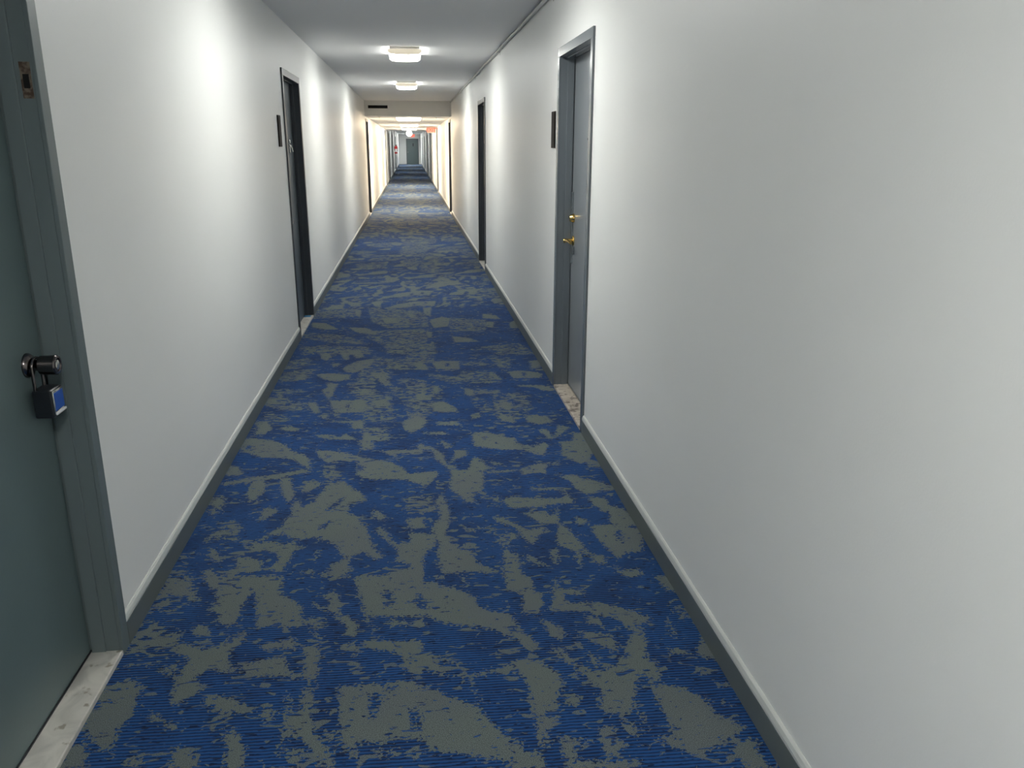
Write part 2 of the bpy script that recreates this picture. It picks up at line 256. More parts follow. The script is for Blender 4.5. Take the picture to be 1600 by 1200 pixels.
# ------------------------------------------------------------ carpet floor
FIG = """G-626,2833 -524,2821 -512,2693 -465,2645 -429,2598 -416,2515 -392,2493 -384,2522 -359,2489 -329,2457 -350,2450 -391,2483 -426,2468 -533,2480 -563,2474
B-573,2791 -531,2787 -536,2741 -561,2755
G-330,2700 -305,2648 -288,2531 -247,2496 -224,2474 -223,2407 -240,2390 -263,2421 -260,2458 -280,2470 -291,2511 -331,2556 -329,2629 -367,2666 -333,2673
G-260,2779 -207,2785 -39,2766 -4,2709 49,2697 118,2655 184,2592 191,2537 216,2498 302,2463 290,2320 261,2342 237,2373 186,2398 106,2421 42,2453 4,2492 -40,2492 -111,2495 -150,2505 -193,2500 -180,2459 -154,2413 -168,2424 -197,2480 -211,2532 -229,2650
B-145,2708 -116,2716 -113,2604 -96,2581 -140,2565
B-19,2643 6,2580 10,2522 -12,2529 -28,2563
G-122,2481 -100,2479 -88,2448 -110,2432
G-81,2482 -62,2465 -43,2433 -72,2437
G-23,2470 14,2422 -24,2426
G-402,2627 -334,2561 -344,2552 -387,2593
G-383,2444 -334,2396 -338,2388 -372,2410
G-212,2355 -176,2365 -82,2345 -17,2342 -9,2301 15,2263 44,2201 62,2159 33,2162 -1,2182 -26,2165 -65,2189 -76,2265 -96,2289 -174,2315
G-265,2348 -237,2354 -218,2334 -214,2298 -240,2314
G-231,2292 -219,2299 -219,2261
G35,2248 70,2236 119,2201 104,2194 45,2230
G62,2155 130,2143 206,2158 269,2188 262,2128 214,2145 139,2132 81,2141
G125,2136 138,2122 157,2019 150,2023 134,2088
G-396,2354 -348,2357 -336,2312 -331,2173 -337,2143 -347,2167 -376,2193 -400,2196 -517,2210 -531,2292 -444,2303 -435,2257 -397,2204 -373,2209 -379,2300
G-535,2370 -477,2390 -459,2370 -440,2418 -407,2364 -414,2339 -456,2352 -511,2345
G-413,2114 -400,2105 -388,2033 -361,2037 -364,2094 -361,2145 -338,2135 -325,1991 -303,1917 -278,1883 -251,1862 -249,1791 -282,1795 -296,1849 -336,1902 -386,1896 -402,1861 -401,1941
B-389,2075 -363,2051 -366,2037 -386,2040
B-391,1927 -343,1922 -329,1877 -393,1884
B-379,1971 -360,1956 -365,1931
G-378,1882 -336,1871 -332,1835 -350,1814 -372,1840
G-481,2057 -464,2062 -436,2038 -443,1985 -466,2021
G-289,1944 -257,1931 -259,1899 -282,1921
G-263,2134 -175,2135 -79,2136 -55,2141 -27,2107 16,2094 62,2052 147,1992 190,1905 228,1843 218,1759 197,1768 148,1791 77,1811 18,1824 -3,1851 -20,1878 -94,1893 -98,1881 -146,1880 -198,1886 -185,1818 -179,1797 -197,1819 -232,1884 -238,1916 -252,2031
B-159,2085 -140,2090 -138,2032 -158,1972 -164,2042
B-46,2014 -23,1984 -15,1916 -33,1918 -44,1939
B-137,2127 -98,2115 -88,2084 -117,2110
G-145,1855 -119,1852 -114,1816 -135,1824
G-106,1857 -80,1848 -76,1817 -97,1826
G-48,1838 -21,1823 -25,1805 -46,1814
G297,2463 323,2363 348,2313 368,2266 347,2234 328,2244 305,2309 281,2330
G331,2700 398,2704 403,2611 428,2586 421,2522 394,2457 337,2469 358,2583 332,2608
G271,2200 312,2204 366,2189 376,2155 410,2119 410,2064 388,2021 378,1993 378,1937 300,1946 305,2046 291,2124 267,2167
G408,2026 452,2007 453,1985 433,1959 416,1968 404,2005
G306,1939 371,1924 370,1897 330,1876 325,1813 303,1815 301,1860
G223,1843 250,1847 253,1803 286,1793 307,1761 298,1727 211,1737
G388,2438 408,2421 458,2357 463,2309 440,2289 414,2324 402,2382
G467,2604 489,2682 501,2680 492,2612 583,2590 579,2558 504,2577 509,2512 618,2504 679,2471 727,2434 772,2389 764,2360 718,2356 734,2315 712,2227 703,2167 655,2164 635,2209 642,2235 672,2267 689,2311 674,2361 651,2403 608,2413 571,2447 433,2473 463,2549
G415,2252 438,2249 465,2169 520,2114 596,2137 619,2185 703,2167 724,2115 712,2060 672,2026 673,2080 657,2098 631,2038 595,1926 558,1909 496,1944 517,2036 488,2086 464,2136 428,2190
G672,2026 727,2027 770,2007 812,1958 822,1879 867,1846 884,1821 829,1786 765,1749 716,1725 677,1754 644,1776 618,1810 667,1808 676,1896 669,1967
G498,2338 550,2327 615,2301 623,2246 607,2204 583,2233 552,2263 532,2292
G498,2256 516,2214 542,2194 548,2151 517,2147 517,2197
G551,2434 596,2409 606,2330 585,2361 546,2385
G546,1897 572,1874 585,1820 563,1823 540,1858
G607,1917 617,1902 606,1837 597,1864
G478,1865 511,1868 518,1822 539,1800 500,1750 474,1753 464,1822
G353,1847 404,1835 441,1818 398,1804 387,1751 428,1741 556,1732 547,1698 360,1720 357,1797
G869,2662 948,2653 932,2528 886,2556 874,2614
G910,2277 926,2229 919,2125 860,2166 891,2224
G781,2210 805,2207 843,2176 814,2171 776,2184
G827,2383 837,2362 828,2254 819,2287 818,2344
M865,2450 927,2443 924,2332 893,2375 867,2418
G832,1760 877,1780 897,1753 880,1724 890,1664 829,1665 812,1732
G855,1953 890,1906 881,1907 852,1931
G874,2018 918,2013 919,1990 878,2002
M-973,2872 -878,2862 -836,2787 -789,2660 -834,2644 -862,2627 -890,2610 -943,2647 -963,2680 -961,2767
G-955,2847 -868,2825 -836,2742 -900,2727 -943,2765
G-830,2856 -626,2833 -573,2757 -628,2685 -637,2611 -635,2521 -661,2495 -713,2540 -689,2577 -749,2604 -732,2675 -758,2744 -789,2781
M-720,2621 -653,2613 -644,2512 -700,2528
G-782,2499 -746,2524 -703,2471 -749,2449
G-812,2438 -776,2416 -706,2372 -674,2386 -654,2411 -636,2445 -588,2468 -595,2395 -625,2346 -606,2276 -580,2241 -639,2248 -656,2282 -678,2252 -707,2216 -663,2188 -665,2158 -710,2119 -722,2096 -745,2123 -756,2206 -757,2230 -744,2325 -793,2365
M-968,2589 -891,2541 -814,2484 -793,2365 -844,2304 -921,2304 -958,2375 -964,2474
B-965,2446 -880,2428 -828,2386 -938,2390
G-812,2292 -775,2296 -769,2239 -791,2249
G-963,2208 -893,2245 -844,2194 -845,2135 -831,2077 -841,2051 -850,2013 -846,1937 -871,1928 -928,1996 -955,2025
B-953,2140 -900,2141 -909,2128
G-793,2080 -759,2069 -753,2034 -782,2044
M-731,2032 -697,2035 -685,1987 -719,2004
G-650,2112 -613,2130 -563,2110 -504,2060 -505,2039 -543,2051 -586,2049 -616,2080
G-566,1973 -536,1976 -504,1922 -491,1896 -480,1818 -530,1824 -545,1914
G-678,1930 -639,1907 -605,1867 -596,1831 -670,1840 -680,1905
G-798,1889 -763,1909 -748,1872 -778,1852
G-963,1957 -932,1971 -901,1919 -902,1867 -963,1874 -963,1914
G-573,2281 -526,2288 -512,2209 -565,2239
G-965,4693 -884,4658 -831,4525 -863,4431 -919,4437 -912,4534
G-792,4533 -739,4565 -665,4494 -709,4462 -770,4493
G-942,4392 -800,4330 -720,4254 -677,4162 -625,4113 -573,4045 -541,3865 -597,3948 -652,4034 -729,4063 -818,4073 -889,4143 -946,4170 -964,4303
B-929,4277 -897,4251 -897,4186 -920,4210
G-544,3884 -549,3838 -623,3818 -686,3780 -793,3765 -925,3719 -953,3757 -841,3806 -709,3837 -589,3880
G-953,3988 -902,3943 -864,3836 -959,3847
G-803,3784 -745,3760 -724,3637 -751,3526 -794,3555 -808,3663
G-674,3788 -625,3782 -601,3657 -583,3621 -583,3523 -596,3477 -625,3544 -659,3663
G-518,3752 -464,3693 -493,3645 -539,3583 -556,3618 -547,3702
G-447,3657 -363,3699 -317,3625 -272,3553 -242,3469 -325,3463 -320,3341 -283,3307 -241,3204 -211,3094 -196,3004 -154,2939 -169,2905 -210,2933 -229,2983 -283,2941 -285,2817 -277,2784 -341,2780 -361,2881 -305,2932 -348,3046 -437,3132 -493,3113 -544,3144 -588,3202 -590,3299 -567,3354 -581,3460 -553,3536 -532,3424 -483,3496
B-420,3382 -396,3455 -350,3529 -358,3466 -401,3379
B-439,3199 -393,3291 -368,3288 -410,3209
B-546,3535 -454,3657 -462,3608 -517,3453
M-403,3395 -246,3303 -211,3081 -212,2981 -313,3042 -375,3087 -395,3180
M-963,3566 -925,3626 -885,3557 -884,3434 -911,3393 -953,3442
G-949,3533 -918,3593 -884,3526 -900,3451
G-699,3443 -641,3436 -634,3391 -679,3323 -692,3296 -701,3384
M-890,3171 -852,3287 -802,3337 -755,3248 -772,3183 -752,3142 -771,3119 -826,3163 -876,3131
G-885,3170 -840,3231 -785,3252 -831,3190
G-855,3091 -835,3076 -777,2986 -794,2942 -838,3016
G-683,3109 -609,3113 -568,3071 -537,3092 -517,3116 -510,3064 -462,3046 -515,3016 -509,2967 -531,2889 -526,2855 -569,2860 -595,2885 -560,2938 -576,3010 -643,3042 -675,3034 -691,3060
G-679,3121 -624,3206 -594,3244 -570,3160 -619,3179 -656,3119
G-740,2993 -677,2980 -621,2945 -615,2876 -644,2858 -706,2876 -711,2932
G-836,2891 -798,2908 -770,2808 -718,2781 -737,2902 -699,2897 -700,2821 -566,2838 -520,2779 -521,2718 -761,2745 -802,2833
G-427,2981 -415,2921 -408,3016 -424,3005
G-467,2860 -430,2861 -404,2825 -447,2824
G-394,2829 -357,2836 -348,2802 -380,2795
G-555,4148 -471,4139 -377,4086 -283,4013 -148,3937 -96,3873 -59,3774 12,3766 9,3605 -31,3698 -156,3712 -233,3720 -313,3784 -318,3976 -428,3989 -476,3954 -523,4060
B-307,3916 -284,3894 -280,3826 -307,3858
B-497,4099 -447,4031 -476,4035
M-489,3936 -421,3909 -402,3850 -369,3790 -419,3723 -468,3729
M-475,3730 -364,3717 -357,3629 -466,3642
G-583,4400 -494,4390 -442,4337 -408,4405 -328,4278 -392,4297 -488,4319 -553,4349
M-316,4493 -168,4476 -163,4260 -241,4246 -236,4134 -311,4121 -327,4255
G-311,4394 -273,4438 -252,4158 -305,4142
G-566,4623 -323,4622 -307,4467 -372,4474 -396,4578
G-86,4596 -10,4641 25,4665 30,4455 -44,4364 -85,4442
M-319,4702 -147,4684 -145,4577 -313,4595
G-218,3374 -185,3355 -145,3277 -169,3237 -208,3299
G-192,3198 -161,3181 -116,3057 -92,3029 -57,3038 7,3006 4,2874 -57,2858 -102,2886 -98,2980 -139,3047 -196,3158
G-70,3254 11,3274 9,3162 -58,3197
M-85,3483 15,3504 11,3288 -58,3311
G-251,2780 -165,2781 -57,2824 4,2851 2,2741 1,2658 -240,2686
G-212,4110 17,4106 16,4053 -120,4057 -104,3933 -135,4017
G-6,4186 26,4194 24,4105 -6,4120
G-55,3773 20,3784 85,3795 90,3739 52,3653 24,3604 -24,3661 -55,3682
G-5,4175 64,4134 122,4030 138,3866 174,3862 192,3783 243,3796 266,3911 286,3970 320,3926 340,3824 382,3800 314,3770 308,3624 286,3523 240,3463 249,3398 210,3402 181,3469 132,3575 152,3695 156,3787 130,3847 82,3952 63,4090 -6,4098
G107,4242 145,4203 187,4109 141,4103
G186,4077 254,4058 249,3995 193,3940 162,3903 182,4003
B183,3881 245,3934 257,3892 215,3800
G294,4303 355,4345 462,4272 520,4207 548,4113 632,4093 679,4144 703,4096 647,3941 605,3966 561,4035 453,4047 349,4091 297,4119
G688,4357 729,4353 746,4206 724,4173 681,4309
G808,4420 866,4363 794,4248 742,4183
G876,4287 920,4258 922,4072 922,3963 861,3825 813,3810 739,3941 766,4045 758,4135 841,4149
G663,3807 732,3900 692,3804
G874,3884 920,3818 925,3739 842,3768
G495,3768 609,3843 649,3809 625,3754 630,3697 560,3714 507,3692
G327,3759 495,3768 448,3736 339,3729
G353,3882 390,3878 431,3843 379,3839
G681,3654 749,3674 790,3624 852,3581 936,3484 880,3457 770,3428 731,3507 720,3596
G518,3566 534,3529 670,3514 696,3363 691,3340 618,3341 529,3320 398,3319 368,3400 406,3444 510,3416 643,3401 668,3431 658,3490 523,3505
M279,3524 350,3483 361,3339 314,3391 267,3460
G765,3404 841,3379 849,3299 894,3263 926,3185 924,3086 835,3082 823,3111 808,3127 828,3211 803,3243 778,3307
G715,3109 822,3104 932,3044 879,2857 807,2853 764,2799 750,2860 735,2923 716,3028
B813,3044 834,3055 824,2963 806,2965
G670,3199 709,3166 711,3117 663,3129
G444,3269 520,3260 579,3224 616,3325 591,3151 618,3093 639,3010 654,2907 679,2856 710,2840 717,2770 675,2786 656,2858 609,2888 554,2943 551,2994 583,3138 509,3147 480,3207
G313,3240 356,3228 415,3143 446,3099 496,3107 515,3104 482,3015 445,2968 417,3022 399,3118 321,3196
M303,3022 371,3094 429,3114 387,3026 321,2970
G324,2995 349,2905 382,2890 377,2808 373,2731 406,2695 394,2613 305,2623 303,2750 318,2838
G405,2887 436,2860 481,2785 459,2788 410,2839
G508,2912 544,2920 520,2781 507,2805
G609,2888 633,2861 611,2782 593,2807
G67,3434 103,3527 107,3446 127,3320 122,3204 92,3085 119,3018 140,2966 196,2935 211,2839 278,2775 275,2747 200,2772 140,2779 85,2764 60,2833 58,2938 72,3023 56,3076 40,3158 81,3266
M-51,3463 48,3484 71,3356 75,3296 0,3334 -51,3281
G-51,3267 5,3260 16,3175 -33,3153 -51,3182
G-51,3128 57,3103 60,3025 6,2920 -1,2840 -51,2779
G-51,2768 -19,2712 35,2716 101,2647 -51,2664
G175,3157 233,3109 190,3114
M253,3134 317,3154 296,3075
G731,2712 830,2723 826,2668 769,2664
G-56,4701 42,4636 49,4529 -2,4458 -56,4390
G91,4550 226,4536 248,4469 115,4483
G473,4616 568,4605 569,4472 489,4520
G637,4598 767,4583 792,4473 699,4432 640,4490
G22,4381 143,4368 174,4316 61,4329
G487,2686 503,2684 489,2602 473,2604
G134,2758 149,2746 170,2649 160,2660
G-741,6264 -666,6291 -645,6148 -677,6050 -718,6122
G-588,6283 -525,6241 -504,6065 -546,6069
G-490,6237 -423,6266 -400,6157 -456,6094
G-509,5901 -443,6025 -320,6079 -321,5913 -381,5792 -438,5691 -503,5713 -534,5809
G-630,5979 -580,5973 -552,5938 -610,5848
G-719,5677 -628,5697 -515,5655 -465,5620 -467,5534 -546,5472 -627,5522 -680,5600
M-957,6047 -836,6134 -799,6030 -869,5876 -954,5854
M-959,5673 -857,5782 -749,5801 -772,5595 -865,5548 -945,5529
G-842,5661 -782,5684 -765,5537 -819,5543
G-618,5438 -534,5415 -546,5296 -552,5119 -568,5060 -600,5174 -632,5280 -593,5328
G-316,5604 -229,5565 -162,5334 -214,5327 -272,5484
M-384,5856 -200,5681 -197,5533 -308,5432 -386,5468
G-336,5695 -208,5652 -228,5536 -307,5574
M-451,5420 -307,5404 -294,5116 -372,5100 -406,5178
G-368,5277 -307,5244 -317,5143 -377,5175
G-696,5015 -639,5009 -590,4800 -614,4770 -668,4897
G-560,5047 -445,5023 -355,5049 -324,4998 -320,4770 -481,4777 -518,4814
B-448,4964 -422,4985 -421,4870 -438,4872
M-346,5147 -186,5079 -165,4797 -176,4711 -324,4727
G-290,5018 -184,5006 -174,4888 -263,4875
M-176,5282 -116,5250 -42,5015 30,5056 32,4688 -56,4698 -70,4923
M-975,5165 -875,5204 -825,5053 -700,4992 -670,4852 -792,4866 -947,4996
G-956,5091 -900,5133 -881,5012 -949,5008
M-957,5315 -837,5289 -744,5240 -828,5224 -948,5262
G-586,4756 -539,4751 -538,4677 -572,4691
M-312,6078 52,5972 48,5746 -203,5773 -304,5879
G-24,5914 52,5972 48,5746 8,5782
M-119,5496 36,5423 35,5340 -102,5382
G-522,4781 -467,4765 -473,4680 -497,4725
M-921,4836 -834,4783 -768,4692 -900,4706
G-27,5947 40,5940 93,5710 28,5717 -19,5848
G107,5949 225,5954 317,5944 313,5718 215,5713 142,5736
B214,5888 239,5886 234,5789 214,5792
M-53,6226 111,6102 106,5933 -52,5983
M90,5590 291,5480 317,5392 268,5342 143,5496
G515,5604 552,5570 589,5391 538,5425
M323,5625 523,5603 555,5367 483,5347 336,5447
G655,5619 753,5624 859,5567 890,5504 861,5419 672,5425 657,5499
B747,5579 775,5546 757,5474 742,5475
G839,5888 937,5911 915,5716 837,5693
M580,6018 678,5973 669,5743 634,5652 600,5880
M324,5910 463,5862 550,5804 458,5797 329,5860
G674,5257 780,5246 854,5224 916,5138 900,5087 828,5108 787,5191 684,5216
G102,5279 144,5301 151,5194 130,5095 101,5123
G315,5242 350,5199 375,5144 369,5056 331,5036 306,5101
M-52,5322 99,5306 97,4952 78,4748 -52,4697
G-8,5135 93,5074 76,4978 -9,4987
G89,4929 160,4945 225,4822 241,4731 179,4715 91,4747
M352,5021 410,4942 484,4617 406,4647 366,4829
M505,5029 709,5007 674,4705 610,4540 478,4555 486,4839
G512,4883 590,4875 590,4759 514,4767
G311,4658 369,4695 375,4608 319,4572
G655,4620 716,4613 763,4524 643,4537
M391,5156 523,5128 503,5079 402,5103
M566,5047 710,5019 698,4983 569,5010
M850,5723 914,5653 907,5608 841,5661
G-942,7479 -808,7429 -670,7144 -782,7156 -919,7269
G-599,8095 -523,8005 -518,7653 -570,7772
G-307,7594 -173,7618 -155,7362 -271,7374
G125,7476 249,7612 328,7529 290,7177 160,7124
G175,8274 77,8283 85,7783 143,7623
G307,6789 457,6683 528,6558 315,6551
G86,7000 141,6963 135,6716 96,6781
G652,7349 726,7341 685,7069 619,7143
G850,7258 926,7393 912,7045 841,7053
G640,7726 771,7634 796,7443 635,7497
G-593,7235 -435,7186 -329,6980 -381,6923 -523,7032
G-53,7797 8,7713 -23,7565 -68,7644
M-1020,8307 -622,8098 -596,7699 -948,7660
M-437,8163 71,7864 104,7197 -223,7164 -376,7455
M336,7528 629,7424 594,7012 323,6976
M-359,7047 59,7068 79,6576 -261,6555 -389,6801
M-961,7046 -622,6886 -404,6570 -669,6655 -939,6859
M-263,6612 131,6571 134,6191 -201,6227
M537,6360 834,6440 893,6110 666,6109
M-909,6513 -411,6460 -375,6245 -870,6298
G-607,6374 -432,6382 -423,6225 -582,6226"""
def figure_fields():
    st = .0125
    xs = np.arange(-1.0, .9626, st); ys = np.arange(1.6, 8.2001, st)
    X, Y = np.meshgrid(xs, ys); G = np.full(X.shape, -.05); Q = np.full(X.shape, -.05)
    for line in FIG.strip().split('\n'):
        t = line[0]; P = np.array([[float(a)/1000 for a in q.split(',')] for q in line[1:].split()])
        # polygon signed distance (positive inside), evaluated only near it
        x0, y0 = P.min(0)-.06; x1, y1 = P.max(0)+.06
        ix = np.where((xs >= x0) & (xs <= x1))[0]; iy = np.where((ys >= y0) & (ys <= y1))[0]
        if not len(ix) or not len(iy): continue
        sl = (slice(iy[0], iy[-1]+1), slice(ix[0], ix[-1]+1)); x = X[sl]; y = Y[sl]
        d = np.full(x.shape, 9.); ins = np.zeros(x.shape, bool)
        for a, b in zip(P, np.roll(P, -1, 0)):
            e = b-a; l2 = max(e@e, 1e-12)
            h = np.clip(((x-a[0])*e[0]+(y-a[1])*e[1])/l2, 0, 1)
            d = np.minimum(d, np.hypot(x-a[0]-h*e[0], y-a[1]-h*e[1]))
            c = (a[1] > y) != (b[1] > y)
            with np.errstate(divide='ignore', invalid='ignore'):
                xi = (b[0]-a[0])*(y-a[1])/(b[1]-a[1]+1e-15)+a[0]
            ins ^= c & (x < xi)
        sd = np.clip(np.where(ins, d, -d), -.05, .05)
        if t == 'G': G[sl] = np.maximum(G[sl], sd)
        elif t == 'B': G[sl] = np.minimum(G[sl], -sd)
        else: Q[sl] = np.maximum(Q[sl], sd)
    return xs, ys, G, Q
FX, FY, FG, FQ = figure_fields()
def sample(F, x, y):
    # beyond the stretch with its own figure the weave repeats, every other repeat mirrored
    P, Y0 = 6.3, 1.8
    k = np.floor((y-Y0)/P)
    k = np.where((y > 1.62) & (y < 8.1), 0, k)
    yy = np.clip(y - k*P, 1.6, 8.18)
    xx = np.where(k.astype(int) % 2 == 0, x, -x-.04)
    fx = np.clip((xx-FX[0])/.0125, 0, len(FX)-1.001); fy = np.clip((yy-FY[0])/.0125, 0, len(FY)-1.001)
    i = fx.astype(int); j = fy.astype(int); a = fx-i; b = fy-j
    return F[j,i]*(1-a)*(1-b)+F[j,i+1]*a*(1-b)+F[j+1,i]*(1-a)*b+F[j+1,i+1]*a*b
def build_floor():
    xs = np.linspace(XL-.004, XR+.004, 152)
    ys = np.concatenate([np.arange(YB, 1.5, .05), np.arange(1.5, 5.5, .0125), np.arange(5.5, 12., .025), np.arange(12., 30., .08), np.arange(30, YE+.3, .25), [YE+.15]])
    X, Y = np.meshgrid(xs, ys); nx, ny = len(xs), len(ys)
    co = np.stack([X, Y, np.zeros_like(X)], -1).reshape(-1, 3)
    idx = np.arange(nx*ny).reshape(ny, nx)
    q = np.stack([idx[:-1,:-1], idx[:-1,1:], idx[1:,1:], idx[1:,:-1]], -1).reshape(-1, 4)
    me = bpy.data.meshes.new('floor')
    me.vertices.add(len(co)); me.vertices.foreach_set('co', co.ravel())
    me.loops.add(q.size); me.loops.foreach_set('vertex_index', q.ravel())
    me.polygons.add(len(q)); me.polygons.foreach_set('loop_start', np.arange(0, q.size, 4))
    me.update(calc_edges=True)
    for nm, F in (('figure', FG), ('mottle', FQ)):
        at = me.attributes.new(nm, 'FLOAT', 'POINT'); at.data.foreach_set('value', (sample(F, X, Y) + (np.clip((Y-4.4)/.8, 0, 1)*.024 + np.clip((Y-7.5)/1, 0, 1)*.014 if nm == 'mottle' else 0)).ravel().astype(np.float32))
    me.materials.append(M['carpet'])
    ob = bpy.data.objects.new('floor', me); COL.objects.link(ob)
    tag(ob, 'royal blue corridor carpet with ragged grey abstract patches', 'carpet', kind='structure')
build_floor()

# ------------------------------------------------------------ doors: side (-1 left / +1 right), y of near and far outer frame edge
# key: (number, side, y0, y1, style)
DOORS = [
 (1, -1, 1.41, 2.43, 'near'), (2, 1, 4.25, 5.25, 'brass'), (3, -1, 6.78, 7.80, 'dark'), (4, 1, 10.42, 11.45, 'dark'),
 (5, -1, 19.15, 20.15, 'dark'), (6, 1, 19.28, 20.20, 'dark'), (7, 1, 28.3, 29.3, 'far'),
 (8, -1, 33.4, 34.4, 'far'), (9, -1, 39.0, 40.0, 'dark'), (10, -1, 46.6, 47.6, 'far'), (11, -1, 57.0, 58.0, 'far'),
 (12, 1, 37.6, 38.6, 'far'), (13, 1, 44.2, 45.2, 'dark'), (14, 1, 54.0, 55.0, 'far'), (15, 1, 63.0, 64.0, 'far')]
LABELS = {
 1: ('grey green door at the left edge of the photo with a round knob', ),
 2: ('grey door on the right wall with brass lever and brass deadbolt',),
 3: ('first dark door along the left wall with knocker and white sill',),
 4: ('narrow-looking dark door on the right wall between brass-lever door and soffit',),
 5: ('dark door on the left wall just past the soffit with the vent',),
 6: ('dark door on the right wall just past the soffit',),
 7: ('door on the right wall under the nearer exit sign',),
 8: ('door on the far left wall at the end of the warm lit stretch',),
 9: ('dark door on the far left wall, nearest of the dim last stretch',),
 10: ('grey door on the far left wall just before the fire extinguisher',),
 11: ('grey door on the far left wall beyond the fire extinguisher',),
 12: ('grey door on the far right wall, nearest of the dim last stretch',),
 13: ('dark door on the far right wall, second in the dim last stretch',),
 14: ('grey door on the far right wall, third in the dim last stretch',),
 15: ('grey door on the far right wall, last before the end wall',)}
ZT = 2.13      # top of the frame's face
OT = .022      # frame face overlaps the wall by this
def wall_side(side, name, label):
    W = XL if side < 0 else XR
    T = .18
    b = MB()
    y = YB-.15
    for (n, s, y0, y1, st) in sorted([d for d in DOORS if d[1] == side], key=lambda d: d[2]):
        a, c = y0+OT, y1-OT
        b.box(W, W+side*T, y, a, -.05, 2.62)
        b.box(W, W+side*T, a, c, ZT-OT, 2.62)
        y = c
    b.box(W, W+side*T, y, YE+.15, -.05, 2.62)
    bmesh.ops.remove_doubles(b.bm, verts=b.bm.verts, dist=.0001)
    # drop the internal faces between neighbouring blocks
    seen = {}
    for f in b.bm.faces:
        k = tuple(sorted(v.index for v in f.verts)) if False else tuple(round(c, 4) for c in f.calc_center_median()) + (round(f.calc_area(), 4),)
        seen.setdefault(k, []).append(f)
    bmesh.ops.delete(b.bm, geom=[f for v in seen.values() if len(v) > 1 for f in v], context='FACES_ONLY')
    o = b.build(name, 'wall'); tag(o, label, 'wall', kind='structure')
wall_side(-1, 'wall_left', 'long white painted wall on the left of the corridor')
wall_side(1, 'wall_right', 'long white painted wall on the right of the corridor')

